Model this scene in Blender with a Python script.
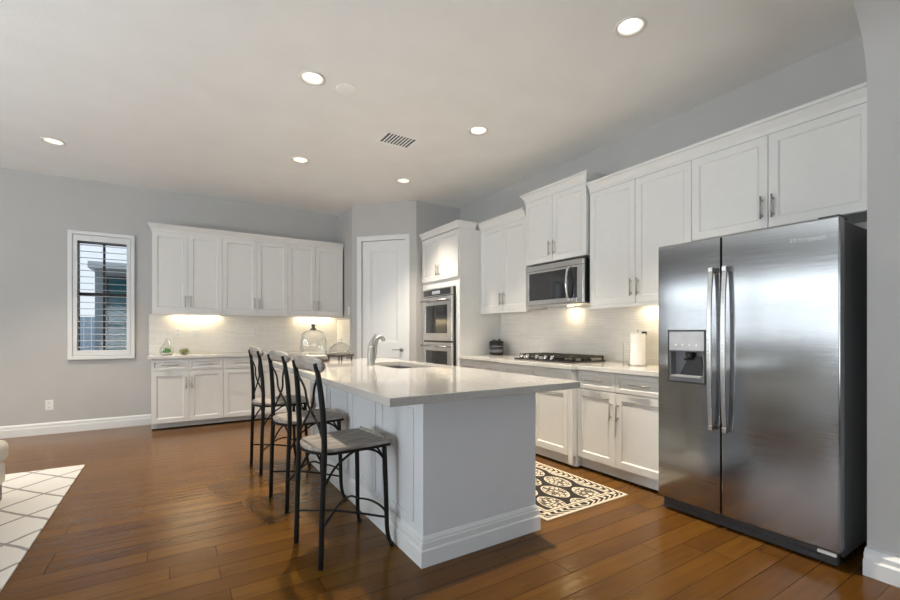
import bpy, bmesh, math, random
from mathutils import Vector, Matrix
random.seed(7)
for o in list(bpy.data.objects): bpy.data.objects.remove(o)
S = bpy.context.scene
COL = S.collection
PI = math.pi

# ------------------------------------------------------------------ camera, world, exposure
cam_d = bpy.data.cameras.new('camera'); cam = bpy.data.objects.new('camera', cam_d); COL.objects.link(cam)
cam.location = (0, 0, 1.21); cam.rotation_euler = (PI/2, 0, math.radians(-32.35))
cam_d.sensor_width = 36; cam_d.lens = 436/900*36; cam_d.shift_y = 32/900; cam_d.clip_start = .02
S.camera = cam
S.view_settings.view_transform = 'Standard'; S.view_settings.look = 'None'
S.view_settings.gamma = 1; S.view_settings.use_curve_mapping = False
S.view_settings.exposure = -0.12

W = bpy.data.worlds.new('sky'); S.world = W; W.use_nodes = True
wn = W.node_tree.nodes; wl = W.node_tree.links
bg = wn['Background']; bg.inputs[1].default_value = 1.3
gr = wn.new('ShaderNodeTexCoord'); sp = wn.new('ShaderNodeSeparateXYZ'); rp = wn.new('ShaderNodeValToRGB')
wl.new(gr.outputs['Generated'], sp.inputs[0]); wl.new(sp.outputs[2], rp.inputs[0]); wl.new(rp.outputs[0], bg.inputs[0])
rp.color_ramp.elements[0].color = (.80, .86, .92, 1); rp.color_ramp.elements[1].color = (.34, .55, .85, 1)

def area(name, loc, rot, sx, sy, power, col):
    d = bpy.data.lights.new(name, 'AREA'); d.shape = 'RECTANGLE'; d.size = sx; d.size_y = sy; d.energy = power; d.color = col
    o = bpy.data.objects.new(name, d); COL.objects.link(o); o.location = loc; o.rotation_euler = rot
    return o
DAY = (.89, .95, 1.0)
area('daylight_left', (-5.0, 4.3, 1.6), (0, -PI/2, 0), 1.9, 4.4, 170, DAY)
area('side_fill', (-5.0, 1.6, 1.35), (0, -PI/2-1.0, 0), 2.4, 1.6, 480, DAY)      # added fill outside an unseen left opening, tilted up at the ceiling       # outside the left window
area('rear_fill', (0.2, -4.5, 1.35), (PI/2+.9, 0, 0), 4.4, 2.4, 150, DAY)       # added fill outside the unseen rear window, tilted up at the ceiling
SPOT_W = 370; SPOT_COL = (1.0, .87, .70)
UNDER_W = 2.4; UNDER_COL = (1.0, .80, .48)

# ------------------------------------------------------------------ key dimensions (metres)
H = 3.08              # ceiling
XR = 3.66             # right wall
YB = 6.92             # back wall
XL, YR = -4.5, -4.0   # left and rear wall
CT = .918             # worktop height

# ------------------------------------------------------------------ helpers
def link(name, bm, mat, parent=None, smooth=False, bevel=None, seg=2):
    me = bpy.data.meshes.new(name)
    bmesh.ops.recalc_face_normals(bm, faces=bm.faces)
    bm.to_mesh(me); bm.free()
    me.materials.append(mat)
    o = bpy.data.objects.new(name, me); COL.objects.link(o)
    if parent: o.parent = parent
    if smooth:
        for p in me.polygons: p.use_smooth = True
    if bevel:
        b = o.modifiers.new('bevel', 'BEVEL'); b.width = bevel; b.segments = seg; b.limit_method = 'ANGLE'; b.angle_limit = math.radians(40)
        b.harden_normals = False
    return o
def soft(o, ang=35):
    for p in o.data.polygons: p.use_smooth = True
    o.data.set_sharp_from_angle(angle=math.radians(ang))
    return o
def thing(name, label, cat, loc=(0, 0, 0), rz=0, group=None):
    o = bpy.data.objects.new(name, None); COL.objects.link(o); o.empty_display_size = .1
    o.location = loc; o.rotation_euler = (0, 0, rz)
    return tag(o, label, cat, group)
def tag(o, label, cat, group=None):
    o['label'] = label; o['category'] = cat
    if group: o['group'] = group
    return o
def struct(o, label=None):
    o['kind'] = 'structure'
    if label: o['label'] = label
    return o
def box(bm, x0, x1, y0, y1, z0, z1):
    v = [bm.verts.new(p) for p in ((x0,y0,z0),(x1,y0,z0),(x1,y1,z0),(x0,y1,z0),(x0,y0,z1),(x1,y0,z1),(x1,y1,z1),(x0,y1,z1))]
    for f in ((0,3,2,1),(4,5,6,7),(0,1,5,4),(1,2,6,5),(2,3,7,6),(3,0,4,7)): bm.faces.new([v[i] for i in f])
    return v
def B(*a):
    bm = bmesh.new(); box(bm, *a); return bm
def ring(bm, o, i, t0, t1, mp):
    """rectangular plate o=(u0,v0,u1,v1) with a rectangular hole i, from t0 to t1"""
    def rc(r, t): return [bm.verts.new(mp(u, v, t)) for u, v in ((r[0],r[1]),(r[2],r[1]),(r[2],r[3]),(r[0],r[3]))]
    a, b, c, d = rc(o, t0), rc(i, t0), rc(o, t1), rc(i, t1)
    for k in range(4):
        n = (k+1) % 4
        for q in ((a[k],a[n],b[n],b[k]), (c[k],c[n],d[n],d[k]), (a[k],a[n],c[n],c[k]), (b[k],b[n],d[n],d[k])): bm.faces.new(q)
def prism(bm, pts, z0, z1, mp=lambda a, b, c: (a, b, c)):
    lo = [bm.verts.new(mp(p[0], p[1], z0)) for p in pts]; hi = [bm.verts.new(mp(p[0], p[1], z1)) for p in pts]
    bm.faces.new(lo); bm.faces.new(hi)
    n = len(pts)
    for k in range(n): bm.faces.new((lo[k], lo[(k+1)%n], hi[(k+1)%n], hi[k]))
def sweep(bm, path, prof, closed=False):
    """profile (outward distance, z) along an xy path, mitred; outward is to the right of travel"""
    n = len(path); rows = []
    for k, p in enumerate(path):
        p = Vector(p)
        dirs = []
        if k > 0 or closed: dirs.append((p-Vector(path[k-1])).normalized())
        if k < n-1 or closed: dirs.append((Vector(path[(k+1) % n])-p).normalized())
        nm = [Vector((d.y, -d.x)) for d in dirs]
        m = nm[0] if len(nm) == 1 else (nm[0]+nm[1])/(1+nm[0].dot(nm[1]))
        rows.append([bm.verts.new((p.x+m.x*d, p.y+m.y*d, z)) for d, z in prof])
    q = len(prof)
    for k in range(n if closed else n-1):
        a, b = rows[k], rows[(k+1) % n]
        for j in range(q): bm.faces.new((a[j], a[(j+1) % q], b[(j+1) % q], b[j]))
    if not closed: bm.faces.new(rows[0]); bm.faces.new(rows[-1])
def smooth_path(pts, n=6):
    pts = [Vector(p) for p in pts]
    if len(pts) < 3: return pts
    out = []
    P = [2*pts[0]-pts[1]]+pts+[2*pts[-1]-pts[-2]]
    for k in range(1, len(P)-2):
        for j in range(n):
            t = j/n; a, b, c, d = P[k-1], P[k], P[k+1], P[k+2]
            out.append(.5*((2*b)+(c-a)*t+(2*a-5*b+4*c-d)*t*t+(3*b-a-3*c+d)*t**3))
    return out+[pts[-1]]
def tube(bm, pts, r, seg=10, n=6, flat=None):
    """tube along a smoothed path; r number or list over raw points; flat=(a,b) elliptical section"""
    raw = len(pts); P = smooth_path(pts, n); rows = []
    ref = Vector((0, 0, 1))
    if abs((P[-1]-P[0]).normalized().z) > .9: ref = Vector((1, 0, 0))
    for k, p in enumerate(P):
        d = (P[min(k+1, len(P)-1)]-P[max(k-1, 0)]).normalized()
        s = d.cross(ref).normalized(); u = s.cross(d).normalized()
        if isinstance(r, (list, tuple)):
            t = k/(len(P)-1)*(raw-1); i = min(int(t), raw-2); rr = r[i]+(r[i+1]-r[i])*(t-i)
        else: rr = r
        fa, fb = flat or (1, 1)
        rows.append([bm.verts.new(p+s*math.cos(2*PI*j/seg)*rr*fa+u*math.sin(2*PI*j/seg)*rr*fb) for j in range(seg)])
    for a, b in zip(rows, rows[1:]):
        for j in range(seg): bm.faces.new((a[j], a[(j+1)%seg], b[(j+1)%seg], b[j]))
    bm.faces.new(rows[0]); bm.faces.new(rows[-1])
def lathe(bm, prof, c=(0, 0, 0), seg=28, cap=True):
    rows = []
    for r, z in prof: rows.append([bm.verts.new((c[0]+r*math.cos(2*PI*j/seg), c[1]+r*math.sin(2*PI*j/seg), c[2]+z)) for j in range(seg)])
    for a, b in zip(rows, rows[1:]):
        for j in range(seg): bm.faces.new((a[j], a[(j+1)%seg], b[(j+1)%seg], b[j]))
    if cap: bm.faces.new(rows[0]); bm.faces.new(rows[-1])
def ball(bm, c, r, sc=(1, 1, 1), u=12, v=8):
    bmesh.ops.create_uvsphere(bm, u_segments=u, v_segments=v, radius=1, matrix=Matrix.Translation(c) @ Matrix.Diagonal((r*sc[0], r*sc[1], r*sc[2], 1)))
def dup(root, loc, rz, label, group=None):
    r = root.copy(); COL.objects.link(r); r.location = loc; r.rotation_euler = (0, 0, rz); r['label'] = label
    for ch in list(root.children):
        c = ch.copy(); COL.objects.link(c); c.parent = r
        for g in list(ch.children):
            d = g.copy(); COL.objects.link(d); d.parent = c
    return r

# ------------------------------------------------------------------ materials
class N:
    """small wrapper for node maths"""
    def __init__(s, name):
        s.m = bpy.data.materials.new(name); s.m.use_nodes = True; s.t = s.m.node_tree; s.n = s.t.nodes; s.p = s.n['Principled BSDF']
    def set(s, k, v):
        i = s.p.inputs[k]
        if hasattr(v, 'is_output'): s.t.links.new(v, i)
        else: i.default_value = v
    def new(s, ty, ins=None, **kw):
        n = s.n.new(ty)
        for k, v in kw.items(): setattr(n, k, v)
        for k, v in (ins or {}).items():
            if hasattr(v, 'is_output'): s.t.links.new(v, n.inputs[k])
            else: n.inputs[k].default_value = v
        return n
    def M(s, op, a, b=0.0, c=0.0): return s.new('ShaderNodeMath', {0: a, 1: b, 2: c}, operation=op).outputs[0]
    def obj(s): return s.new('ShaderNodeTexCoord').outputs['Object']
    def xyz(s, v):
        n = s.new('ShaderNodeSeparateXYZ', {0: v}); return n.outputs[0], n.outputs[1], n.outputs[2]
    def vec(s, x, y, z): return s.new('ShaderNodeCombineXYZ', {0: x, 1: y, 2: z}).outputs[0]
    def noise(s, v, scale, detail=3, rough=.5): return s.new('ShaderNodeTexNoise', {'Vector': v, 'Scale': scale, 'Detail': detail, 'Roughness': rough}).outputs[0]
    def ramp(s, f, stops):
        n = s.new('ShaderNodeValToRGB', {0: f}); cr = n.color_ramp
        while len(cr.elements) < len(stops): cr.elements.new(.5)
        for e, (p, c) in zip(cr.elements, stops): e.position = p; e.color = (*c, 1)
        return n.outputs[0]
    def mix(s, f, a, b, mode='MIX'):
        n = s.new('ShaderNodeMix', data_type='RGBA', blend_type=mode)
        for i, v in ((0, f), (6, a), (7, b)):
            if hasattr(v, 'is_output'): s.t.links.new(v, n.inputs[i])
            else: n.inputs[i].default_value = v if i == 0 else (*v, 1)
        return n.outputs[2]
    def bump(s, h, strength, dist=.01): s.set('Normal', s.new('ShaderNodeBump', {'Height': h, 'Strength': strength, 'Distance': dist}).outputs[0])
def simple(name, col, rough=.5, metal=0, var=.06, scale=14, bump=0, bscale=60, spec=.5, coat=0):
    k = N(name); o = k.obj()
    f = k.noise(o, scale, 3)
    k.set('Base Color', k.ramp(f, [(.3, tuple(c*(1-var) for c in col)), (.7, tuple(min(1, c*(1+var)) for c in col))]))
    k.set('Roughness', rough); k.set('Metallic', metal); k.set('Specular IOR Level', spec)
    if coat: k.set('Coat Weight', coat)
    if bump: k.bump(k.noise(o, bscale, 4), bump, .004)
    return k.m
WALL = simple('wall_paint', (.455, .447, .434), .7, var=.02, scale=3, bump=.25, bscale=70)
CEIL = simple('ceiling_paint', (.86, .86, .85), .85, var=.02, scale=3, bump=.3, bscale=60)
TRIM = simple('white_trim_paint', (.69, .70, .70), .4, var=.01)
CAB = simple('cabinet_white_lacquer', (.70, .695, .675), .38, var=.012)
ISL = simple('island_paint', (.64, .665, .69), .45, var=.012, bump=.05, bscale=50)
NICK = simple('satin_nickel', (.44, .43, .41), .36, 1, var=.05)
STEELDARK = simple('dark_enamel', (.03, .03, .032), .4, 0, var=.1)
BLACK = simple('black_plastic', (.012, .012, .013), .35, 0, var=.1)
BLACKGL = simple('black_glass', (.018, .018, .02), .06, 0, var=.05, spec=.8)
IRON = simple('black_iron_tube', (.009, .008, .007), .55, 0, spec=.2, var=.2)
CAST = simple('cast_iron', (.035, .028, .022), .55, .2, var=.2)
PLATE = simple('white_plastic', (.74, .72, .68), .4, var=.01)
BRONZE = simple('dark_bronze_frame', (.02, .018, .016), .4, .2)
CHROME = simple('polished_chrome', (.72, .72, .73), .12, 1, var=.02)
PAPER = simple('paper_towel', (.86, .84, .80), .95, var=.02, bump=.3, bscale=90)
SOFAF = simple('cream_linen', (.70, .67, .60), .95, var=.05, scale=60, bump=.4, bscale=240)
DWOOD = simple('dark_stained_wood', (.05, .025, .016), .4, var=.3, scale=20)
RECESS = simple('dispenser_grey', (.16, .16, .17), .45)
DPANEL = simple('dispenser_panel_silver', (.46, .47, .49), .35, .5)
PLANT = simple('succulent_green', (.10, .30, .06), .5, var=.5, scale=60)
MOSS = simple('moss', (.22, .24, .05), .9, var=.4, scale=120)
PETAL = simple('white_petal', (.85, .80, .80), .6)
STUCCO = simple('house_stucco', (.42, .44, .44), .9, var=.05, bump=.3, bscale=50)
FENCE = simple('pale_fence_paint', (.62, .68, .74), .8, var=.06)
GROUND = simple('pale_paving', (.35, .35, .33), .9, var=.15)
TEAL = simple('teal_window_glass', (.02, .11, .125), .3, 0, var=.3, scale=3, spec=.15)

def steel(name, col, rough, axis):
    k = N(name); x, y, z = k.xyz(k.obj())
    v = k.vec(k.M('MULTIPLY', x, 3 if axis == 'x' else 260), k.M('MULTIPLY', y, 3 if axis == 'x' else 260), k.M('MULTIPLY', z, 260 if axis == 'x' else 3))
    f = k.noise(v, 1, 2)
    k.set('Base Color', k.ramp(f, [(.3, tuple(c*.92 for c in col)), (.7, tuple(c*1.06 for c in col))]))
    k.set('Metallic', 1.0); k.set('Roughness', k.M('MULTIPLY_ADD', f, .1, rough-.05)); k.bump(f, .06, .001)
    return k.m
STEEL = steel('brushed_stainless', (.66, .655, .645), .24, 'x')
FRIDGE = steel('fridge_stainless', (.38, .385, .395), .13, 'x')
SINKM = steel('sink_stainless', (.45, .45, .46), .3, 'x')

def floor_mat():
    k = N('hand_scraped_hardwood'); x, y, z = k.xyz(k.obj())
    w, L = .127, 1.25
    ry = k.M('DIVIDE', y, w); row = k.M('FLOOR', ry); fy = k.M('FRACT', ry)
    rr = k.new('ShaderNodeTexWhiteNoise', {'W': row}, noise_dimensions='1D').outputs[0]
    xo = k.M('DIVIDE', k.M('MULTIPLY_ADD', rr, 7.3, x), L); colm = k.M('FLOOR', xo); fx = k.M('FRACT', xo)
    pr = k.new('ShaderNodeTexWhiteNoise', {'Vector': k.vec(row, colm, 0)}, noise_dimensions='2D').outputs[0]
    gv = k.vec(k.M('MULTIPLY_ADD', pr, 40, k.M('MULTIPLY', x, 2.2)), k.M('MULTIPLY', y, 34), pr)
    g = k.noise(gv, 1, 5, .6)
    blot = k.noise(k.vec(k.M('MULTIPLY', x, 2.4), k.M('MULTIPLY', y, 6), pr), 1, 3)
    base = k.ramp(pr, [(0, (.090, .034, .005)), (.5, (.13, .054, .007)), (1, (.18, .080, .009))])
    c = k.mix(k.M('MULTIPLY', g, .9), base, (.035, .012, .005))
    c = k.mix(k.M('MULTIPLY', blot, .40), c, (.21, .095, .011))
    ey = k.M('MINIMUM', fy, k.M('SUBTRACT', 1, fy)); ex = k.M('MULTIPLY', k.M('MINIMUM', fx, k.M('SUBTRACT', 1, fx)), L/w)
    e = k.M('MINIMUM', ey, ex)
    seam = k.M('LESS_THAN', e, .013)
    k.set('Base Color', k.mix(k.M('MULTIPLY', seam, .8), c, (.012, .005, .003)))
    k.set('Roughness', k.M('MULTIPLY_ADD', g, .12, .14)); k.set('Specular IOR Level', k.M('MULTIPLY_ADD', seam, -.18, .24))
    scr = k.noise(k.vec(k.M('MULTIPLY_ADD', pr, 9, k.M('MULTIPLY', x, 1.3)), k.M('MULTIPLY', y, 24), pr), 1, 2)
    hgt = k.M('ADD', k.M('MULTIPLY', k.M('MINIMUM', e, .05), 4), k.M('MULTIPLY_ADD', scr, 1.5, k.M('MULTIPLY', g, .25)))
    k.bump(hgt, .35, .004)
    return k.m
FLOOR = floor_mat()

def tile_mat(name, axis):
    k = N(name); x, y, z = k.xyz(k.obj())
    u = x if axis == 'x' else y
    b = k.new('ShaderNodeTexBrick', {'Vector': k.vec(u, z, 0), 'Color1': (.80, .77, .72, 1), 'Color2': (.72, .69, .64, 1), 'Mortar': (.62, .60, .56, 1),
              'Scale': 1.0, 'Mortar Size': .0016, 'Brick Width': .21, 'Row Height': .026, 'Bias': -.2}, offset=.37, offset_frequency=3, squash=.7, squash_frequency=2)
    n = k.noise(k.vec(k.M('MULTIPLY', u, 5), k.M('MULTIPLY', z, 40), 0), 1, 4)
    k.set('Base Color', k.mix(k.M('MULTIPLY', n, .35), b.outputs[0], (.60, .58, .55)))
    k.set('Roughness', .3); k.bump(k.M('SUBTRACT', 1, b.outputs[1]), .3, .002)
    return k.m
TILEX = tile_mat('stacked_stone_tile_back', 'x'); TILEY = tile_mat('stacked_stone_tile_side', 'y')

def quartz(name, f_):
    k = N(name); o = k.obj()
    f = k.noise(o, 140, 2); g = k.noise(o, 5, 3)
    c = k.ramp(f, [(.35, tuple(c*f_ for c in (.38, .368, .345))), (.6, tuple(c*f_ for c in (.46, .45, .43)))])
    k.set('Base Color', k.mix(k.M('MULTIPLY', g, .3), c, tuple(q*f_ for q in (.44, .425, .40)))); k.set('Roughness', .07); k.set('Specular IOR Level', .6)
    return k.m
QUARTZ = quartz('cream_quartz', 1.0); QUARTZW = quartz('white_quartz', 1.5)
def wood_grey(name, sx, sy):
    k = N(name); x, y, z = k.xyz(k.obj())
    g = k.noise(k.vec(k.M('MULTIPLY', x, sx), k.M('MULTIPLY', y, sy), k.M('MULTIPLY', z, 30)), 1, 5, .6)
    pl = k.M('LESS_THAN', k.M('FRACT', k.M('DIVIDE', k.M('ADD', y, 5.03), .075)), .035 if sy > sx else -1.0)
    c = k.ramp(g, [(.28, (.10, .085, .07)), (.5, (.27, .24, .21)), (.72, (.46, .43, .39))])
    k.set('Base Color', k.mix(k.M('MULTIPLY', pl, .7), c, (.05, .04, .035))); k.set('Roughness', .5); k.bump(g, .25, .003)
    return k.m
GREYW = wood_grey('weathered_grey_wood', 7, 60); GREYB = wood_grey('weathered_grey_board', 40, 5)
def glass(name, tint=(1, 1, 1), base=.06, edge=.7):
    k = N(name); k.n.remove(k.p); out = k.n['Material Output']
    tr = k.new('ShaderNodeBsdfTransparent', {0: (*tint, 1)}); gl = k.new('ShaderNodeBsdfGlossy', {0: (.95, .95, .95, 1), 'Roughness': .04})
    lw = k.new('ShaderNodeLayerWeight', {0: .35})
    mx = k.new('ShaderNodeMixShader', {0: k.M('MULTIPLY_ADD', lw.outputs[1], edge, base), 1: tr.outputs[0], 2: gl.outputs[0]})
    k.t.links.new(mx.outputs[0], out.inputs[0]); return k.m
PANE = glass('window_glass', (.97, .98, .98), .03, .3); CLOCHE = glass('clear_blown_glass', (.93, .94, .92), .05, .75)
def emit(name, col, st):
    k = N(name); k.set('Base Color', (*col, 1)); k.set('Emission Color', (*col, 1)); k.set('Emission Strength', st); return k.m
BULB = emit('lamp_lens', (1, .93, .82), 6); PUCK = emit('puck_lens', (1, .86, .6), 6); LCD = emit('oven_display', (.30, .32, .34), .12)

def kitchen_rug():
    k = N('black_cream_damask_rug'); x, y, z = k.xyz(k.obj())
    hx, hy = .415, .75
    cream = (.60, .53, .41); dark = (.016, .012, .009)
    d = k.M('MINIMUM', k.M('SUBTRACT', hx, k.M('ABSOLUTE', x)), k.M('SUBTRACT', hy, k.M('ABSOLUTE', y)))
    # chevron band: slanted dashes along the border
    along = k.M('ADD', k.M('ABSOLUTE', x), k.M('ABSOLUTE', y))
    bd = k.M('ABSOLUTE', k.M('SUBTRACT', d, .05))
    ch = k.M('FRACT', k.M('DIVIDE', k.M('MULTIPLY_ADD', bd, 1.2, along), .058))
    chev = k.M('MULTIPLY', k.M('LESS_THAN', ch, .62), k.M('LESS_THAN', bd, .030))
    lines = k.M('LESS_THAN', k.M('ABSOLUTE', k.M('SUBTRACT', d, .094)), .004)
    # medallions on a staggered grid
    px, py = .36, .295
    def med(ox, oy):
        u = k.M('SUBTRACT', k.M('FRACT', k.M('DIVIDE', k.M('ADD', x, ox), px)), .5); v = k.M('SUBTRACT', k.M('FRACT', k.M('DIVIDE', k.M('ADD', y, oy), py)), .5)
        a = k.M('POWER', k.M('ABSOLUTE', k.M('MULTIPLY', u, px/.084)), 1.8); b = k.M('POWER', k.M('ABSOLUTE', k.M('MULTIPLY', v, py/.132)), 1.8)
        return k.M('ADD', a, b)
    r = k.M('MINIMUM', med(3.6, .7115), med(3.6+px/2, .564))
    inside = k.M('LESS_THAN', r, 1.0); core = k.M('LESS_THAN', r, .84)
    vo = k.new('ShaderNodeTexVoronoi', {'Vector': k.vec(x, y, 0), 'Scale': 30.0}, feature='DISTANCE_TO_EDGE').outputs[0]
    lace = k.M('MULTIPLY', k.M('LESS_THAN', vo, .13), core)
    field = k.M('MULTIPLY', inside, k.M('SUBTRACT', 1, k.M('MULTIPLY', lace, .9)))
    isf = k.M('GREATER_THAN', d, .112)
    fcol = k.mix(field, dark, cream)
    bcol = k.mix(k.M('MAXIMUM', chev, lines), cream, dark)
    k.set('Base Color', k.mix(isf, bcol, fcol)); k.set('Roughness', .95)
    k.bump(k.noise(k.vec(x, y, 0), 300, 2), .3, .003); return k.m
def trellis_rug():
    k = N('white_trellis_shag'); x, y, z = k.xyz(k.obj())
    n = k.M('MULTIPLY', k.noise(k.vec(x, y, 0), 3.0, 2), .14)
    a = k.M('ABSOLUTE', k.M('SUBTRACT', k.M('FRACT', k.M('ADD', k.M('ADD', k.M('DIVIDE', x, .40), k.M('DIVIDE', y, .46)), n)), .5))
    b = k.M('ABSOLUTE', k.M('SUBTRACT', k.M('FRACT', k.M('ADD', k.M('SUBTRACT', k.M('DIVIDE', x, .40), k.M('DIVIDE', y, .46)), n)), .5))
    line = k.M('LESS_THAN', k.M('MINIMUM', a, b), .036)
    k.set('Base Color', k.mix(k.M('MULTIPLY', line, .9), (.62, .605, .58), (.22, .205, .20))); k.set('Roughness', 1.0)
    k.bump(k.noise(k.vec(x, y, 0), 220, 3), .6, .006); return k.m

# ------------------------------------------------------------------ the room shell
struct(link('floor', B(XL-.2, XR+.2, YR-.2, YB+.2, -.1, 0), FLOOR))
LIGHTS = [(2.36, 1.665), (.86, 3.255), (-1.0, 5.69), (1.16, 4.87), (2.385, 3.275), (2.395, 4.86), (-2.8, 5.69)]  # the last one is an added light out of view, for the left wall
bm = bmesh.new()                                           # ceiling sheet with a round hole for every can
ed = []
def loop(pts):
    vs = [bm.verts.new((p[0], p[1], H)) for p in pts]
    for a, b in zip(vs, vs[1:]+vs[:1]): ed.append(bm.edges.new((a, b)))
loop([(XL-.2, YR-.2), (XR+.2, YR-.2), (XR+.2, YB+.2), (XL-.2, YB+.2)])
for lx, ly in LIGHTS: loop([(lx+.075*math.cos(2*PI*j/32), ly+.075*math.sin(2*PI*j/32)) for j in range(32)])
bmesh.ops.triangle_fill(bm, use_beauty=True, use_dissolve=False, edges=ed)
struct(link('ceiling', bm, CEIL))
bm = B(XL-.2, XR+.2, YR-.2, YB+.2, H+.16, H+.26)
struct(link('ceiling_slab', bm, CEIL))

WX0, WX1, WZ0, WZ1 = -1.0, -.50, .97, 2.33
bm = bmesh.new(); ring(bm, (XL-.2, 0, 2.42, H), (WX0, WZ0, WX1, WZ1), YB, YB+.2, lambda u, v, t: (u, t, v))
struct(link('wall_back', bm, WALL))
struct(link('wall_right', B(XR, XR+.2, YR, YB+.2, 0, H), WALL))
LW = (2.3, 1.0, 6.3, 2.35)
PW = (.86, .04, 2.05, 2.5)
bm = bmesh.new()
lm = lambda u, v, t: (t, u, v)
ring(bm, (2.2, 0, YB, H), LW, XL-.2, XL, lm); ring(bm, (YR, 0, 2.2, H), PW, XL-.2, XL, lm)
struct(link('wall_left', bm, WALL))
RW = (-2.0, .3, 2.4, 2.55)
bm = bmesh.new(); ring(bm, (XL-.2, 0, XR+.2, H), RW, YR-.2, YR, lambda u, v, t: (u, t, v))
struct(link('wall_rear', bm, WALL))
# pantry block: short wall, diagonal wall with the door, wall beside the ovens
PA, PB = Vector((2.23, 6.235)), Vector((2.916, 5.50))
PD = (PB-PA); PLEN = PD.length; PD.normalize(); PN = Vector((PD.y, -PD.x)); PANG = math.atan2(PD.y, PD.x)
bm = bmesh.new(); prism(bm, [(2.23, YB), (2.23, 6.235), (2.33, 6.278), (2.33, YB)], 0, H); struct(link('wall_pantry_left', bm, WALL))
bm = bmesh.new(); prism(bm, [(2.916, 5.50), (XR, 5.50), (XR, 5.60), (2.96, 5.60)], 0, H); struct(link('wall_pantry_right', bm, WALL))
def pmap(u, v, t): q = PA+PD*u-PN*t; return (q.x, q.y, v)
D0, D1, DZ = .155, .842, 2.545
bm = bmesh.new()
for u0, u1, v0, v1 in ((0, D0, 0, H), (D1, PLEN, 0, H), (D0, D1, DZ, H)):
    prism(bm, [(u0, v0), (u1, v0), (u1, v1), (u0, v1)], 0, .10, pmap)
struct(link('wall_pantry_front', bm, WALL))
# arched opening: the wall beside the fridge with its rounded corner
bm = bmesh.new()
XJ, ZA, RA, RB = 2.965, 2.44, .46, .43
def arch(left, right):
    pts = [(right, 0)]
    for j in range(17):
        a = PI/2*j/16; pts.append((right-RA+RA*math.cos(a), ZA+RB*math.sin(a)))
    for j in range(17):
        a = PI/2*j/16; pts.append((left+RA-RA*math.sin(a), ZA+RB*math.cos(a)))
    pts.append((left, 0)); return pts
ap = arch(-2.3, XJ); top = H
full = [(XR, 0), (XR, top), (XL, top), (XL, 0)]
y0, y1 = .40, .735
def strip(P, Q):
    a = [bm.verts.new((P[0], y, P[1])) for y in (y0, y1)]; return a
rows = []
for p in ap:
    q = (p[0], top) if 0 < ap.index(p) < len(ap)-1 else (p[0], top)
    rows.append([bm.verts.new((p[0], y0, p[1])), bm.verts.new((p[0], y1, p[1])), bm.verts.new((p[0], y0, top)), bm.verts.new((p[0], y1, top))])
for a, b in zip(rows[1:-1], rows[2:-1]):
    bm.faces.new((a[0], b[0], b[1], a[1])); bm.faces.new((a[0], a[2], b[2], b[0])); bm.faces.new((a[1], b[1], b[3], a[3]))
bm.verts.ensure_lookup_table()
# the piers
for i, xe in ((0, XR), (-1, XL)):
    xj = ap[i][0]
    v = {}
    for k, (px, pz) in enumerate(((xj, 0), (xe, 0), (xe, top), (xj, top))):
        v[k] = (bm.verts.new((px, y0, pz)), bm.verts.new((px, y1, pz)))
    bm.faces.new([v[k][0] for k in range(4)]); bm.faces.new([v[k][1] for k in range(4)])
    bm.faces.new((v[0][0], v[0][1], bm.verts.new((xj, y1, ZA)), bm.verts.new((xj, y0, ZA))))
    bm.faces.new((v[1][0], v[1][1], v[2][1], v[2][0]))
bmesh.ops.remove_doubles(bm, verts=bm.verts, dist=1e-4)
struct(soft(link('wall_arch', bm, WALL), 30))

BBP = [(0, 0), (.018, 0), (.018, .085), (.014, .092), (.014, .118), (.008, .132), (0, .136)]
bm = bmesh.new(); sweep(bm, [(XL, YB), (-.24, YB)], BBP); struct(link('baseboard_back', bm, TRIM))
BBJ = [(0, 0), (.065, 0), (.065, .075), (.052, .085), (.052, .108), (.03, .126), (0, .13)]
bm = bmesh.new(); sweep(bm, [(XJ, y1), (XJ, y0)], BBJ); struct(link('baseboard_arch', bm, TRIM))
bm = bmesh.new(); sweep(bm, [(XL, 2.2), (XL, YB)], BBP); struct(link('baseboard_left', bm, TRIM))

# window with shutters in the back wall
w = thing('window_1', 'white shuttered window in the back wall', 'window', (-.75, YB, WZ0)); w['kind'] = 'structure'
def wx(bm): bmesh.ops.translate(bm, verts=bm.verts, vec=(.75, -YB, -WZ0)); return bm
bm = bmesh.new(); ring(bm, (-1.08, .872, -.425, 2.445), (-1.035, .915, -.468, 2.40), YB-.035, YB-.001, lambda u, v, t: (u, t, v))
link('shutter_frame', wx(bm), TRIM, w, bevel=.006)
bm = bmesh.new(); ring(bm, (-1.032, .918, -.471, 2.397), (-.992, .985, -.508, 2.325), YB-.028, YB-.003, lambda u, v, t: (u, t, v))
link('shutter_panel', wx(bm), TRIM, w, bevel=.004)
bm = bmesh.new(); nl = 17
for j in range(nl):
    zc = .985+(j+.5)*(1.34/nl); a = math.radians(4)
    pts = [(-.032, 0), (-.02, .004), (.02, .004), (.032, 0), (.02, -.004), (-.02, -.004)]
    prism(bm, [(p[0]*math.cos(a)-p[1]*math.sin(a)+YB+.035, p[0]*math.sin(a)+p[1]*math.cos(a)+zc) for p in pts], -.9915, -.5085, lambda p, q, c: (c, p, q))
link('louvers', wx(bm), TRIM, w)
bm = bmesh.new(); ring(bm, (-.9995, .9705, -.5005, 2.3295), (-.993, .978, -.507, 2.322), YB+.13, YB+.17, lambda u, v, t: (u, t, v))
box(bm, -.762, -.738, YB+.135, YB+.165, .98, 2.32); box(bm, -.99, -.51, YB+.133, YB+.168, 1.66, 1.705)
link('window_frame', wx(bm), BRONZE, w)
link('pane', wx(B(-.99, -.51, YB+.148, YB+.152, .98, 2.32)), PANE, w)
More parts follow.
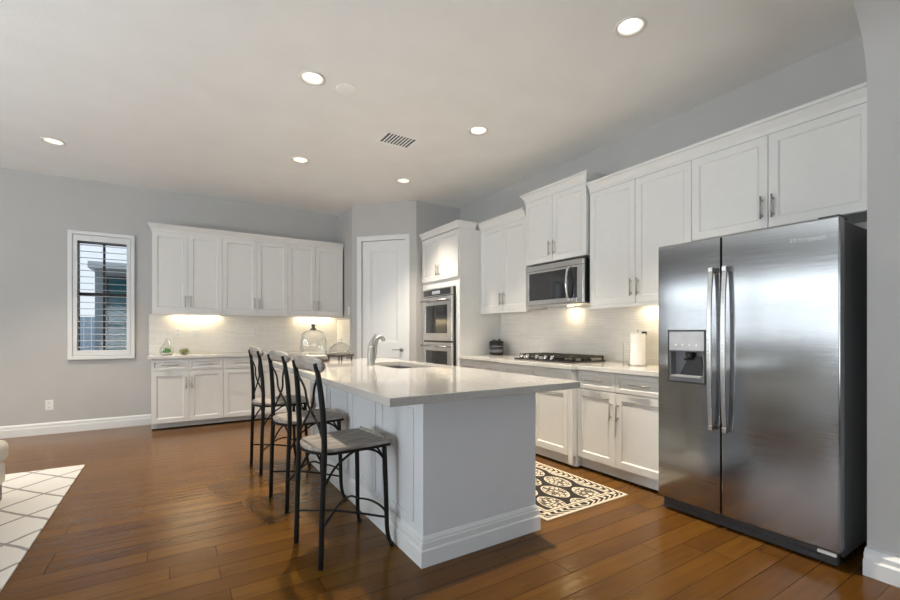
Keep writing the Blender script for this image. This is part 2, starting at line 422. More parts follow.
# unseen windows for daylight: one inferred on the left, the others added
def big_window(name, lab, mp, o, n, blinds=None):
    w = thing(name, lab, 'window'); w['kind'] = 'structure'
    bm = bmesh.new(); ring(bm, (o[0]+.001, o[1]+.001, o[2]-.001, o[3]-.001), (o[0]+.07, o[1]+.07, o[2]-.07, o[3]-.07), .05, .12, mp)
    for j in range(1, n):
        c = o[0]+(o[2]-o[0])*j/n; prism(bm, [(c-.04, o[1]+.06), (c+.04, o[1]+.06), (c+.04, o[3]-.06), (c-.04, o[3]-.06)], .055, .115, mp)
    c = o[1]+(o[3]-o[1])*.5
    prism(bm, [(o[0]+.06, c-.03), (o[2]-.06, c-.03), (o[2]-.06, c+.03), (o[0]+.06, c+.03)], .06, .11, mp)
    link('window_frame', bm, TRIM, w)
    bm = bmesh.new(); prism(bm, [(o[0]+.05, o[1]+.05), (o[2]-.05, o[1]+.05), (o[2]-.05, o[3]-.05), (o[0]+.05, o[3]-.05)], .083, .087, mp)
    link('pane', bm, PANE, w)
    bm = bmesh.new(); ring(bm, (o[0]-.08, o[1]-.08, o[2]+.08, o[3]+.08), (o[0], o[1], o[2], o[3]), -.02, 0, mp); link('casing', bm, TRIM, w)
    if blinds:
        bm = bmesh.new(); z = blinds[0]
        while z < blinds[1]:
            prism(bm, [(o[0]+.07, z), (o[2]-.07, z), (o[2]-.07, z+.032), (o[0]+.07, z+.032)], .02, .026, mp); z += .055
        link('blind_slats', bm, TRIM, w)
big_window('window_2', 'wide window in the left wall', lambda u, v, t: (XL-t, u, v), LW, 2, (1.08, 2.02))
big_window('added_window_4', 'added unseen glazed opening in the left wall for fill light', lambda u, v, t: (XL-t, u, v), PW, 2)  # opening added out of view so the side fill can enter
big_window('added_window_3', 'added unseen window in the rear wall for fill light', lambda u, v, t: (u, YR-t, v), RW, 4)  # window added out of view so the rear fill can enter

# pantry door
d = thing('door_1', 'white two-panel pantry door in the angled corner wall', 'door', (PA.x, PA.y, 0), PANG); d['kind'] = 'structure'
# local: x along the wall, -y out into the room
bm = bmesh.new(); cw = .068
CAS = [(-cw, 0), (-cw, -.02), (-.012, -.016), (0, -.008), (0, 0)]
prism(bm, [(D0-cw, 0), (D0+.004, 0), (D0+.004, DZ), (D0-cw, DZ+cw)], -.018, -.0005, lambda a, b, c: (a, c, b))
prism(bm, [(D1-.004, 0), (D1+cw, 0), (D1+cw, DZ+cw), (D1-.004, DZ)], -.018, -.0005, lambda a, b, c: (a, c, b))
prism(bm, [(D0-cw, DZ+cw), (D0+.004, DZ-.004), (D1-.004, DZ-.004), (D1+cw, DZ+cw)], -.018, -.0005, lambda a, b, c: (a, c, b))
link('casing', bm, TRIM, d, bevel=.004)
def panel_plate(bm, x0, x1, z0, z1, yf, t, panels, inset=.012, dep=.009):
    """plate facing -y with recessed panels stacked in z"""
    xs0, xs1 = panels[0][0], panels[0][1]
    zs = [z0]+[q for p in panels for q in (p[2], p[3])]+[z1]
    V = lambda x, y, z: bm.verts.new((x, y, z))
    def quad(a, b, c, e, y): bm.faces.new((V(a, y, c), V(b, y, c), V(b, y, e), V(a, y, e)))
    quad(x0, xs0, z0, z1, yf); quad(xs1, x1, z0, z1, yf)
    for j in range(0, len(zs), 2): quad(xs0, xs1, zs[j], zs[j+1], yf)
    for p in panels:
        a = [(p[0], p[2]), (p[1], p[2]), (p[1], p[3]), (p[0], p[3])]
        b = [(p[0]+inset, p[2]+inset), (p[1]-inset, p[2]+inset), (p[1]-inset, p[3]-inset), (p[0]+inset, p[3]-inset)]
        va = [V(x, yf, z) for x, z in a]; vb = [V(x, yf+dep, z) for x, z in b]
        for k in range(4): bm.faces.new((va[k], va[(k+1)%4], vb[(k+1)%4], vb[k]))
        bm.faces.new(vb)
    o = [(x0, z0), (x1, z0), (x1, z1), (x0, z1)]
    f = [V(x, yf, z) for x, z in o]; r = [V(x, yf+t, z) for x, z in o]
    for k in range(4): bm.faces.new((f[k], f[(k+1)%4], r[(k+1)%4], r[k]))
    bm.faces.new(r); bmesh.ops.remove_doubles(bm, verts=bm.verts, dist=1e-5)
bm = bmesh.new(); panel_plate(bm, D0+.006, D1-.006, .008, DZ-.007, .012, .035, [(D0+.135, D1-.125, .22, .84), (D0+.135, D1-.125, 1.06, 2.40)], .03, .012)
pd = link('door_panel', bm, TRIM, d, bevel=.002)
bm = bmesh.new(); tube(bm, [(.775, .012, .955), (.775, -.045, .955)], .011); tube(bm, [(.775, -.045, .955), (.72, -.05, .957), (.665, -.045, .955)], .009)
hb = bmesh.new(); lathe(bm, [(.027, 0), (.027, .008)], seg=20); bm.free()
bm = bmesh.new(); tube(bm, [(.775, .011, .955), (.775, -.045, .955)], [.012, .012], 12); tube(bm, [(.785, -.045, .955), (.72, -.05, .957), (.655, -.045, .955)], .009)
tube(bm, [(.775, .0115, .955), (.775, .004, .955)], .028, 18)
hb.free(); link('handle', bm, NICK, pd, True)
for z in (.25, 1.35, 2.3):
    bm = bmesh.new(); tube(bm, [(D0+.006, .004, z-.045), (D0+.006, .004, z+.045)], .007, 8); link('hinge', bm, NICK, d, True)

# backsplashes
def slabthing(name, lab, bm, m): return tag(link(name, bm, m), lab, 'backsplash', None)
slabthing('backsplash', 'cream stacked stone tile backsplash across the back wall under the long row of wall cabinets', B(-.274, 2.229, YB-.012, YB-.001, CT+.001, 1.44), TILEX)
slabthing('backsplash', 'narrow return of tile backsplash on the short side wall beside the pantry door', B(2.218, 2.229, 6.29, YB-.013, CT+.001, 1.40), TILEY)
slabthing('backsplash', 'pale stacked stone tile backsplash behind the gas cooktop', B(XR-.012, XR-.001, 1.79, 4.515, CT+.001, 1.52), TILEY)

# ------------------------------------------------------------------ cabinets
def front(name, x0, x1, z0, z1, parent, m=None, stile=.056, yf=-.02):
    bm = bmesh.new(); g = .0016
    panel_plate(bm, x0+g, x1-g, z0+g, z1-g, yf, .0185, [(x0+g+stile, x1-g-stile, z0+g+stile, z1-g-stile)], .008, .009)
    return link(name, bm, m or CAB, parent, bevel=.0018, seg=1)
def pull(parent, x, z, L=.15, vert=True, yf=-.02):
    bm = bmesh.new(); s = 1 if vert else 0
    dx, dz = (0, L/2) if vert else (L/2, 0)
    tube(bm, [(x-dx, yf-.032, z-dz), (x+dx, yf-.032, z+dz)], .006, 10)
    for q in (-.68, .68): tube(bm, [(x+dx*q, yf+.001, z+dz*q), (x+dx*q, yf-.032, z+dz*q)], .0045, 8)
    return link('handle', bm, NICK, parent, True)
CROWN = [(0, 0), (.006, 0), (.008, .030), (.014, .040), (.034, .074), (.046, .080), (.046, .10), (0, .10)]
def crown(parent, path, z, prof=CROWN):
    bm = bmesh.new(); sweep(bm, path, [(d, z+h) for d, h in prof]); return link('crown', bm, CAB, parent)
def upper(label, loc, rz, w, z0, z1, depth, split=None, pz='low', ends=(False, False), rail=True, ch=.10, puck=None, group=None, rev=0):
    """wall cabinet; local x centred, carcass front at y=0, doors at y=-.02"""
    t = thing('wall_cabinet', label, 'cabinet', loc, rz, group)
    h = w/2; zz = lambda z: z-loc[2]
    link('body', B(-h+.0005, h-.0005, 0, depth, zz(z0), zz(z1)), CAB, t)
    xs = [-h]+(split or [0])+[h]
    for k in range(len(xs)-1):
        dr = front('door', xs[k], xs[k+1], zz(z0), zz(z1), t)
        hx = xs[k+1]-.032 if k == 0 else xs[k]+.032
        pull(dr, hx, zz(z0)+.135)
    if rail:
        link('light_rail', B(-h+.0005, h-.0005, -.018, .012, zz(z0)-.03, zz(z0)-.0005), CAB, t)
    pr = [(d, hh*ch/.10) for d, hh in CROWN]
    path = []
    if ends[0]: path.append((-h, depth-.001))
    path += [(-h, -.02), (h, -.02)]
    if ends[1]: path.append((h, depth-.001))
    crown(t, path, zz(z1)+.0005, pr)
    if puck is not None:
        for px in puck:
            pk = link('light_bar', B(px-.28, px+.28, depth-.085, depth-.055, zz(z0)-.012, zz(z0)-.0005), PUCK, t, bevel=.003)
            l = bpy.data.lights.new('light_bar_lamp', 'AREA'); l.shape = 'RECTANGLE'; l.size = .55; l.size_y = .025; l.energy = UNDER_W; l.color = UNDER_COL
            lo = bpy.data.objects.new('light_bar_lamp', l); COL.objects.link(lo); lo.parent = t; lo.location = (px, depth-.07, zz(z0)-.0135)
    return t
# back wall uppers, three pairs
xs = [-.23, .5475, 1.39, 2.205]
sp = [.155, .979, 1.786]
labs = ['leftmost two-door white wall cabinet on the back wall, nearest the shuttered window', 'middle two-door white wall cabinet of the row on the back wall', 'rightmost two-door white wall cabinet on the back wall, nearest the pantry door']
for k in range(3):
    x0, x1 = xs[k], xs[k+1]; c = (x0+x1)/2
    upper(labs[k], (c, 6.59, 1.465), 0, x1-x0, 1.465, 2.475, YB-6.59-.001, [sp[k]-c], ends=(k == 0, False), ch=.088, puck=([.10] if k == 0 else [.05] if k == 2 else None), group='wall cabinets on the back wall')
# right wall uppers
RZ = -PI/2
def rloc(ya, yb, xf, z): return (xf+.02, (ya+yb)/2, z)
def rx(y, ya, yb): return (ya+yb)/2-y
upper('wide white wall cabinet above the refrigerator', rloc(.79, 1.815, 3.32, 1.90), RZ, 1.025, 1.90, 2.515, XR-3.341, [rx(1.311, .79, 1.815)], rail=False, ch=.095)
upper('tall white wall cabinet between the microwave and the refrigerator', rloc(1.815, 2.775, 3.32, 1.46), RZ, .96, 1.46, 2.515, XR-3.341, [rx(2.295, 1.815, 2.775)], ch=.095, puck=[.15])
upper('short raised white cabinet directly above the microwave', rloc(2.79, 3.63, 3.29, 1.94), RZ, .84, 1.94, 2.625, XR-3.311, [rx(3.225, 2.79, 3.63)], rail=False, ends=(True, True), ch=.095)
upper('white wall cabinet between the oven tower and the microwave', rloc(3.66, 4.515, 3.32, 1.47), RZ, .855, 1.47, 2.49, XR-3.341, [rx(4.06, 3.66, 4.515)], ch=.105)

def lower(label, loc, rz, w, depth, bays, zd=.715, ztop=CT-.04, group=None, feet=False, toe=.07, false_front=False, zb=.112):
    """base cabinet; bays=[(x0,x1,hinge)] local"""
    t = thing('base_cabinet', label, 'cabinet', loc, rz, group); h = w/2
    link('body', B(-h+.0005, h-.0005, 0, depth, zb-.003, ztop-.0005), CAB, t)
    link('toe_kick', B(-h+.0005, h-.0005, toe, toe+.13, .016, zb-.0035), TRIM, t)
    for x0, x1, side in bays:
        dw = front('drawer', x0, x1, zd+.004, ztop-.008, t, stile=.032)
        if not false_front: pull(dw, (x0+x1)/2, (zd+ztop)/2, .18, False)
        dr = front('door', x0, x1, zb, zd-.002, t)
        if side: pull(dr, x1-.032 if side > 0 else x0+.032, zd-.15)
    return t
bl = ['left white base cabinet on the back wall, under the two small plants', 'middle white base cabinet on the back wall, behind the farthest stool', 'right white base cabinet on the back wall, behind the island by the pantry']
for k in range(3):
    x0, x1 = xs[k], xs[k+1]; x0 = -.234 if k == 0 else x0; c = (x0+x1)/2; s = [.161, .985, 1.79][k]
    lower(bl[k], (c, 6.42, 0), 0, x1-x0, YB-6.421, [(-(x1-x0)/2, s-c, 1), (s-c, (x1-x0)/2, -1)], zd=.727, zb=.088, group='base cabinets on the back wall')
lower('white two-door base cabinet with two drawers beside the refrigerator', (3.04, (1.80+2.662)/2, 0), RZ, .862, XR-3.042, [(-.431, -.038, 1), (-.038, .431, -1)], toe=.035)
t = lower('white base cabinet standing slightly forward under the gas cooktop', (2.98, 3.16, 0), RZ, .99, XR-2.982, [(-.445, 0, 1), (0, .445, -1)], false_front=True, toe=.03)
for s in (-1, 1):
    bm = B(min(s*.447, s*.494), max(s*.447, s*.494), -.022, -.0005, .035, CT-.045); link('pilaster', bm, CAB, t, bevel=.003)
lower('white base cabinet with two drawers between the oven tower and the cooktop', (3.04, (3.66+4.505)/2, 0), RZ, .845, XR-3.042, [(-.4225, 0, 1), (0, .4225, -1)])

# worktops
bm = bmesh.new(); prism(bm, [(-.272, YB-.013), (-.272, 6.37), (2.217, 6.37), (2.217, YB-.013)], CT-.038, CT)
tag(link('worktop', bm, QUARTZW, bevel=.003), 'long quartz worktop along the back wall, holding two small plants', 'countertop')
bm = bmesh.new(); prism(bm, [(XR-.013, 1.795), (XR-.013, 4.515), (2.99, 4.515), (2.99, 3.68), (2.93, 3.66), (2.93, 2.66), (2.99, 2.64), (2.99, 1.795)], CT-.038, CT)
tag(link('worktop', bm, QUARTZW, bevel=.003), 'white quartz worktop along the right wall, under the gas cooktop', 'countertop')

# oven tower
yc = (4.52+5.478)/2; wt = 5.478-4.52
t = thing('oven_cabinet', 'tall white oven tower cabinet beside the pantry wall', 'cabinet', (3.01, yc, 0), RZ)
h = wt/2
bm = bmesh.new()
for a in ((-h, -.385, 0, 2.51), (.385, h, 0, 2.51), (-.385, .385, 0, .44), (-.385, .385, 1.80, 2.51)): box(bm, a[0], a[1], 0, XR-3.011, a[2], a[3])
box(bm, -.385, .385, .62, .63, .44, 1.80)
link('body', bm, CAB, t)
for a, b, s in ((-h, 0, 1), (0, h, -1)):
    dr = front('door', a+.012*(s > 0), b-.012*(s < 0), 1.905, 2.50, t); pull(dr, -.032*s, 1.905+.135)
dw = front('drawer', -h+.012, h-.012, .10, .43, t); pull(dw, 0, .27, .18, False)
crown(t, [(-h, -.02), (h, -.02), (h, .235)], 2.5105, [(d*.9, q*.84) for d, q in CROWN])

t = thing('double_oven', 'stainless double wall oven built into the white tower', 'oven', (2.99, yc, .44), RZ)
z0 = .44
link('body', B(-.375, .375, .0, .60, .02, 1.345), BLACK, t)
link('trim', B(-.384, .384, -.012, -.0005, .002, 1.35), BLACK, t)
cp = link('control_panel', B(-.38, .38, -.04, -.0125, 1.245, 1.345), STEEL, t, bevel=.003)
link('panel_glass', B(-.345, .345, -.043, -.0405, 1.257, 1.335), BLACKGL, cp)
link('display', B(-.10, .10, -.045, -.0432, 1.275, 1.318), LCD, cp)
for a, b in ((.655, 1.238), (.02, .635)):
    bm = bmesh.new(); ring(bm, (-.38, a, .38, b), (-.28, a+.10, .28, b-.115), -.045, -.0125, lambda u, v, t_: (u, t_, v))
    dr = link('oven_door', bm, STEEL, t, bevel=.003)
    link('door_glass', B(-.2795, .2795, -.040, -.0135, a+.1005, b-.1155), BLACKGL, dr)
    bm = bmesh.new(); tube(bm, [(-.33, -.092, b-.05), (.33, -.092, b-.05)], .013, 12)
    for s in (-1, 1): tube(bm, [(s*.29, -.044, b-.05), (s*.29, -.092, b-.05)], .009, 8)
    link('handle', bm, STEEL, dr, True)

# microwave
yc = 3.19
t = thing('microwave', 'stainless over-the-range microwave mounted above the gas cooktop', 'microwave', (3.25, yc, 1.485), RZ)
t.scale.x = 1.04
link('body', B(-.38, .38, .03, XR-3.264, 0.012, .425), BLACK, t)
link('top_vent', B(-.38, .38, 0, .029, .37, .425), STEEL, t, bevel=.004)
bm = bmesh.new(); ring(bm, (-.38, .012, .20, .368), (-.33, .06, .175, .345), 0, .029, lambda u, v, t_: (u, t_, v)); box(bm, .31, .38, 0, .029, .012, .368); box(bm, .20, .31, 0, .029, .012, .055); box(bm, .20, .31, 0, .029, .35, .368)
dr = link('door', bm, STEEL, t, bevel=.003)
link('door_glass', B(-.3295, .1745, .004, .028, .0605, .3445), BLACKGL, dr)
bm = bmesh.new(); tube(bm, [(.225, .0, .035), (.225, -.035, .09), (.225, -.05, .20), (.225, -.035, .31), (.225, .0, .36)], .012, 12, flat=(1.3, .8)); link('handle', bm, STEEL, dr, True)
link('control_panel', B(.2005, .3095, .002, .028, .0555, .3495), BLACKGL, t)
link('underside_grille', B(-.37, .37, .03, .40, 0, .0115), STEEL, t)
bm = bmesh.new(); lathe(bm, [(.03, -.004), (.03, 0)], (-.05, .32, 0), 16); link('cooktop_lamp', bm, PUCK, t)
l = bpy.data.lights.new('microwave_lamp', 'AREA'); l.shape = 'DISK'; l.size = .12; l.energy = UNDER_W*.45; l.color = UNDER_COL
lo = bpy.data.objects.new('microwave_lamp', l); COL.objects.link(lo); lo.parent = t; lo.location = (-.05, .32, -.012)

# refrigerator
t = thing('refrigerator', 'stainless side-by-side refrigerator with door dispenser at the right', 'refrigerator', (2.835, 1.292, 0), RZ)
hw = .488
link('body', B(-hw+.006, hw-.006, .08, .76, .045, 1.785), STEELDARK, t, bevel=.006)
sx = -.079
dsp = (-.41, .882, -.174, 1.217)
bm = bmesh.new(); ring(bm, (-hw, .088, sx-.004, 1.797), dsp, 0, .068, lambda u, v, q: (u, q, v))
fl = link('freezer_door', bm, FRIDGE, t, bevel=.006, seg=3)
fr = link('fridge_door', B(sx+.004, hw, 0, .068, .088, 1.797), FRIDGE, t, bevel=.006, seg=3)
link('door_seal', B(-hw+.01, hw-.01, .0685, .0795, .11, 1.78), BLACK, t)
def fr_handle(x, par):
    bm = bmesh.new(); pts = [(-.030, .60), (-.044, .70), (-.056, .88), (-.061, 1.10), (-.056, 1.34), (-.044, 1.52), (-.030, 1.61)]
    P = smooth_path([(x, y, z) for y, z in pts], 6); rows = []
    for k, p in enumerate(P):
        d_ = (P[min(k+1, len(P)-1)]-P[max(k-1, 0)]).normalized(); n_ = Vector((0, d_.z, -d_.y))
        rows.append([bm.verts.new(p+Vector((sx_, 0, 0))+n_*q) for sx_, q in ((-.014, .006), (-.012, -.008), (.012, -.008), (.014, .006))])
    for a, b in zip(rows, rows[1:]):
        for j in range(4): bm.faces.new((a[j], a[(j+1) % 4], b[(j+1) % 4], b[j]))
    bm.faces.new(rows[0]); bm.faces.new(rows[-1])
    box(bm, x-.012, x+.012, -.05, -.0005, .605, .635); box(bm, x-.012, x+.012, -.05, -.0005, 1.575, 1.605)
    link('handle', bm, STEEL, par, bevel=.002, seg=1)
fr_handle(sx-.04, fl); fr_handle(sx+.04, fr)
u0, v0, u1, v1 = dsp
bm = bmesh.new(); ring(bm, (u0-.006, v0-.006, u1+.006, v1+.006), (u0+.004, v0+.004, u1-.004, v1-.004), -.004, -.0004, lambda u, v, q: (u, q, v))
di = link('dispenser_bezel', bm, STEELDARK, t)
bm = bmesh.new(); ring(bm, (u0+.0005, v0+.0005, u1-.0005, 1.088), (u0+.012, v0+.03, u1-.012, 1.08), .0005, .064, lambda u, v, q: (u, q, v)); box(bm, u0+.001, u1-.001, .0605, .0665, v0+.001, 1.087)
link('dispenser_recess', bm, RECESS, t)
link('dispenser_tray', B(u0+.02, u1-.02, -.012, .05, v0+.031, v0+.043), DPANEL, t, bevel=.002)
bm = bmesh.new(); prism(bm, [(u0+.05, v0+.045), (u1-.03, v0+.045), (u1-.05, 1.05), (u0+.11, 1.05)], .045, .0595, lambda a, b, c: (a, c, b)); link('dispenser_paddle', bm, STEELDARK, t)
cp = link('dispenser_panel', B(u0+.001, u1-.001, -.003, .06, 1.0885, v1-.001), DPANEL, t, bevel=.002)
for k in range(4):
    bm = bmesh.new(); tube(bm, [(u0+.05+k*.045, -.0035, 1.125), (u0+.05+k*.045, -.006, 1.125)], .007, 12); link('button', bm, PLATE, cp)
bm = bmesh.new(); lathe(bm, [(.018, -.05), (.024, -.045), (.028, 0)], (-.285, .03, 1.0795), 18); ball(bm, (-.30, .012, 1.035), .014); link('nozzle', bm, BLACK, t, True)
link('base_grille', B(-hw+.02, hw-.02, .035, .079, .008, .084), STEELDARK, t, bevel=.004)
bm = bmesh.new()
for k in range(24): box(bm, -.40+k*.034, -.376+k*.034, .031, .0348, .04, .05)
link('grille_slots', bm, BLACK, t)
link('hinge_cover', B(hw-.10, hw-.02, .02, .0345, .056, .074), PLATE, t, bevel=.004)
link('top_hinge_cover', B(hw-.10, hw-.01, .03, .16, 1.7975, 1.812), STEELDARK, t, bevel=.004)
for x in (-hw+.05, hw-.05):
    bm = bmesh.new(); lathe(bm, [(.03, 0), (.03, .018), (.015, .019), (.015, .046)], (x, .12, 0), 14); link('foot', bm, BLACK, t)
tx = bpy.data.curves.new('logo', 'FONT'); tx.body = 'Whirlpool'; tx.size = .038; tx.extrude = .0006; tx.shear = .35
to = bpy.data.objects.new('logo_text', tx); COL.objects.link(to)
bpy.context.view_layer.update()
me = bpy.data.meshes.new_from_object(to.evaluated_get(bpy.context.evaluated_depsgraph_get())); bpy.data.objects.remove(to)
me.name = 'logo'; me.materials.clear(); me.materials.append(CHROME)
lg = bpy.data.objects.new('logo', me); COL.objects.link(lg); lg.parent = fr; lg.rotation_euler = (PI/2, 0, 0); lg.location = (.27, -.0012, 1.69)

# ------------------------------------------------------------------ island
IX0, IX1, IY0, IY1 = 1.09, 1.875, 1.98, 4.20
t = thing('kitchen_island', 'white panelled island base under the large quartz top', 'island', ((IX0+IX1)/2, (IY0+IY1)/2, 0))
ox, oy = (IX0+IX1)/2, (IY0+IY1)/2
def il(bm): bmesh.ops.translate(bm, verts=bm.verts, vec=(-ox, -oy, 0)); return bm
bm = bmesh.new()
box(bm, IX0, IX1, IY0, IY1, .0, .64)
for a in ((IX0, IX1, IY0, 3.02), (IX0, IX1, 3.90, IY1), (IX0, 1.42, 3.02, 3.90)): box(bm, *a, .64, CT+.007-.041)
link('body', il(bm), ISL, t)
bm = bmesh.new(); sweep(bm, [(IX0, IY1), (IX0, IY0), (IX1, IY0), (IX1, IY1)], [(0, 0), (.022, 0), (.022, .082), (.016, .09), (.016, .12), (.012, .126), (.012, .134), (.004, .15), (0, .152)]); link('baseboard', il(bm), TRIM, t)
npan = 4; st = .10; L = (IY1-IY0-.12)/npan
for k in range(npan):
    a = IY0+.06+k*L+.04; b = a+L-.08
    bm = bmesh.new(); ring(bm, (a, .19, b, .80), (a+.03, .22, b-.03, .77), IX0-.009, IX0-.0005, lambda u, v, q: (q, u, v)); link('side_panel', il(bm), ISL, t, bevel=.004)
for k in range(3):
    a, b = IY0+.16+k*.66, IY0+.16+(k+1)*.66
    bm = bmesh.new(); g = .002
    ring(bm, (a+g, .16, b-g, .86), (a+.056, .216, b-.056, .804), IX1+.0005, IX1+.02, lambda u, v, q: (q, u, v)); box(bm, IX1+.0005, IX1+.010, a+.057, b-.057, .217, .803)
    dr = link('door', il(bm), ISL, t)
    bm = bmesh.new(); tube(bm, [(IX1+.05, b-.035, .62), (IX1+.05, b-.035, .78)], .006, 8)
    for z in (.65, .75): tube(bm, [(IX1+.019, b-.035, z), (IX1+.05, b-.035, z)], .0045, 8)
    link('handle', il(bm), NICK, dr, True)
ICT = CT+.007
SK = (1.475, 3.08, 1.845, 3.83)
bm = bmesh.new(); ring(bm, (.785, 1.725, 1.985, 4.48), SK, ICT-.04, ICT, lambda u, v, q: (u, v, q))
tag(link('worktop', bm, QUARTZ, bevel=.003), 'large cream quartz island top with the sink cut into it', 'countertop')
t = thing('sink', 'stainless undermount sink set into the island top', 'sink', (1.66, 3.455, .70))
bm = bmesh.new(); c = (1.66, 3.455, .70)
def sk(u, v, q): return (u-c[0], v-c[1], q-c[2])
ring(bm, (SK[0]-.02, SK[1]-.02, SK[2]+.012, SK[3]+.02), (SK[0]+.004, SK[1]+.004, SK[2]-.004, SK[3]-.004), .70, ICT-.041, sk)
prism(bm, [(SK[0]-.019, SK[1]-.019), (SK[2]+.011, SK[1]-.019), (SK[2]+.011, SK[3]+.019), (SK[0]-.019, SK[3]+.019)], .69, .702, sk)
link('basin', bm, SINKM, t)
link('divider', B(-.20, .19, -.02, .02, .003, .15), SINKM, t, bevel=.008)
for y in (-.17, .17):
    bm = bmesh.new(); lathe(bm, [(.045, .0025), (.045, .006), (.03, .006), (.028, .003)], (0, y, 0), 20); link('drain', bm, CHROME, t, True)

t = thing('faucet', 'brushed nickel pull-out faucet at the left side of the island sink', 'faucet', (1.405, 3.47, ICT))
bm = bmesh.new(); lathe(bm, [(.034, 0), (.034, .006), (.028, .010), (.027, .145), (.029, .150), (.029, .160), (.024, .164)], seg=24); link('body', bm, NICK, t, True)
bm = bmesh.new(); tube(bm, [(0, 0, .160), (.004, -.004, .195), (.018, -.008, .235), (.040, -.012, .268)], [.023, .018, .012, .006], 14); link('lever', bm, NICK, t, True)
bm = bmesh.new(); tube(bm, [(.018, 0, .02), (.040, .003, .10), (.046, .006, .17), (.060, .008, .222), (.088, .01, .243), (.115, .012, .230), (.122, .012, .205)], [.014, .015, .015, .015, .016, .017, .018], 14); link('spout', bm, NICK, t, True)

# ------------------------------------------------------------------ stools
def make_stool(label):
    t = thing('counter_stool', label, 'stool', (0, 0, 0), 0, 'counter stools along the island')
    SZ = .605
    # seat: rounded at the back, straight at the front
    pts = []
    for j in range(13):
        a = PI/2+PI*j/12; pts.append((-.10+.122*math.cos(a), .185*math.sin(a)))
    pts += [(.08, -.198), (.208, -.19), (.208, .19), (.08, .198)]
    bm = bmesh.new(); prism(bm, pts, SZ-.022, SZ)
    seat = link('seat', bm, GREYW, t, bevel=.006, seg=3)
    bm = bmesh.new(); prism(bm, [(.186, SZ-.001), (.208, SZ-.001), (.209, SZ+.012), (.198, SZ+.016)], -.165, .165, lambda a, b, c: (a, c, b)); link('front_lip', bm, GREYW, seat, bevel=.003)
    bm = bmesh.new(); q = [(p[0]*.985, p[1]*.975) for p in pts]; sweep(bm, q[::-1] if False else q, [(0, SZ-.036), (.004, SZ-.036), (.004, SZ-.0225), (0, SZ-.0225), (-.012, SZ-.0225), (-.012, SZ-.036)], True); link('seat_rim', bm, IRON, t)
    for s in (-1, 1):
        bm = bmesh.new(); tube(bm, [(-.196, s*.180, 0), (-.188, s*.182, .30), (-.178, s*.184, SZ), (-.184, s*.178, .80), (-.200, s*.165, .97), (-.216, s*.158, 1.05)], [.014, .014, .015, .015, .014, .013], 10)
        link('rear_post', bm, IRON, t, True)
        bm = bmesh.new(); tube(bm, [(.178, s*.172, SZ-.024), (.186, s*.178, .30), (.190, s*.182, .12), (.198, s*.188, .05), (.209, s*.196, .018)], [.014, .0135, .0125, .0115, .0105], 10)
        lg_ = link('front_leg', bm, IRON, t, True)
        bm = bmesh.new(); ball(bm, (.210, s*.197, .0155), .0155); link('ball_foot', bm, IRON, lg_, True)
        bm = bmesh.new(); tube(bm, [(-.184, s*.182, .40), (-.12, s*.180, .50), (-.02, s*.178, .565), (.05, s*.176, .572), (.13, s*.175, .545), (.181, s*.174, .49)], .0065, 8); link('side_brace', bm, IRON, t, True)
        bm = bmesh.new(); tube(bm, [(.181, s*.174, .49), (.162, s*.12, .55), (.15, s*.06, SZ-.03)], .0055, 8); link('corner_brace', bm, IRON, t, True)
    # crossing stretchers, one arched over the other, and a bowed foot rest
    bm = bmesh.new(); tube(bm, [(-.190, -.182, .20), (-.10, -.10, .232), (0, 0, .245), (.10, .09, .225), (.19, .18, .165)], .0065, 8); link('stretcher', bm, IRON, t, True)
    bm = bmesh.new(); tube(bm, [(-.190, .182, .185), (0, 0, .19), (.19, -.18, .165)], .0065, 8); link('stretcher', bm, IRON, t, True)
    bm = bmesh.new(); tube(bm, [(.19, -.18, .165), (.222, -.10, .172), (.232, 0, .175), (.222, .10, .172), (.19, .18, .165)], .0065, 8); link('foot_rest', bm, IRON, t, True)
    bm = bmesh.new(); tube(bm, [(-.182, -.182, .52), (-.178, -.09, .56), (-.178, 0, .572), (-.178, .09, .56), (-.182, .182, .52)], .006, 8); link('rear_brace', bm, IRON, t, True)
    # crossed back bars
    for s in (-1, 1):
        bm = bmesh.new(); tube(bm, [(-.204, s*.160, .985), (-.188, s*.07, .90), (-.182-.013*s, 0, .815), (-.174, -s*.09, .72), (-.178, -s*.178, .635)], .0065, 8); link('back_bar', bm, IRON, t, True)
    # head rest: bowed wooden board with rounded ends
    bm = bmesh.new(); rows = []
    for j in range(21):
        v = math.sin(PI*(j/20-.5)); y = v*.205; hgt = .038*(max(0, 1-abs(v)**7))**.5+.004; zc = 1.035+.010*(1-v*v); x = -.190-.026*(1-v*v)
        sec = []
        for kk in range(10):
            a = 2*PI*kk/10; sec.append(bm.verts.new((x+.013*math.cos(a)-.2*hgt*math.sin(a), y, zc+hgt*math.sin(a))))
        rows.append(sec)
    for a, b in zip(rows, rows[1:]):
        for j in range(10): bm.faces.new((a[j], a[(j+1) % 10], b[(j+1) % 10], b[j]))
    bm.faces.new(rows[0]); bm.faces.new(rows[-1])
    link('head_rest', bm, GREYB, t, True)
    return t
s0 = make_stool('metal counter stool with grey wood seat, nearest to the island front corner')
s0.location = (.808, 2.43, 0); s0.rotation_euler.z = math.radians(6)
dup(s0, (.815, 3.25, 0), math.radians(6), 'metal counter stool with grey wood seat, the middle one of the row')
dup(s0, (.803, 4.15, 0), math.radians(4), 'metal counter stool with grey wood seat, farthest along the island towards the back cabinets')

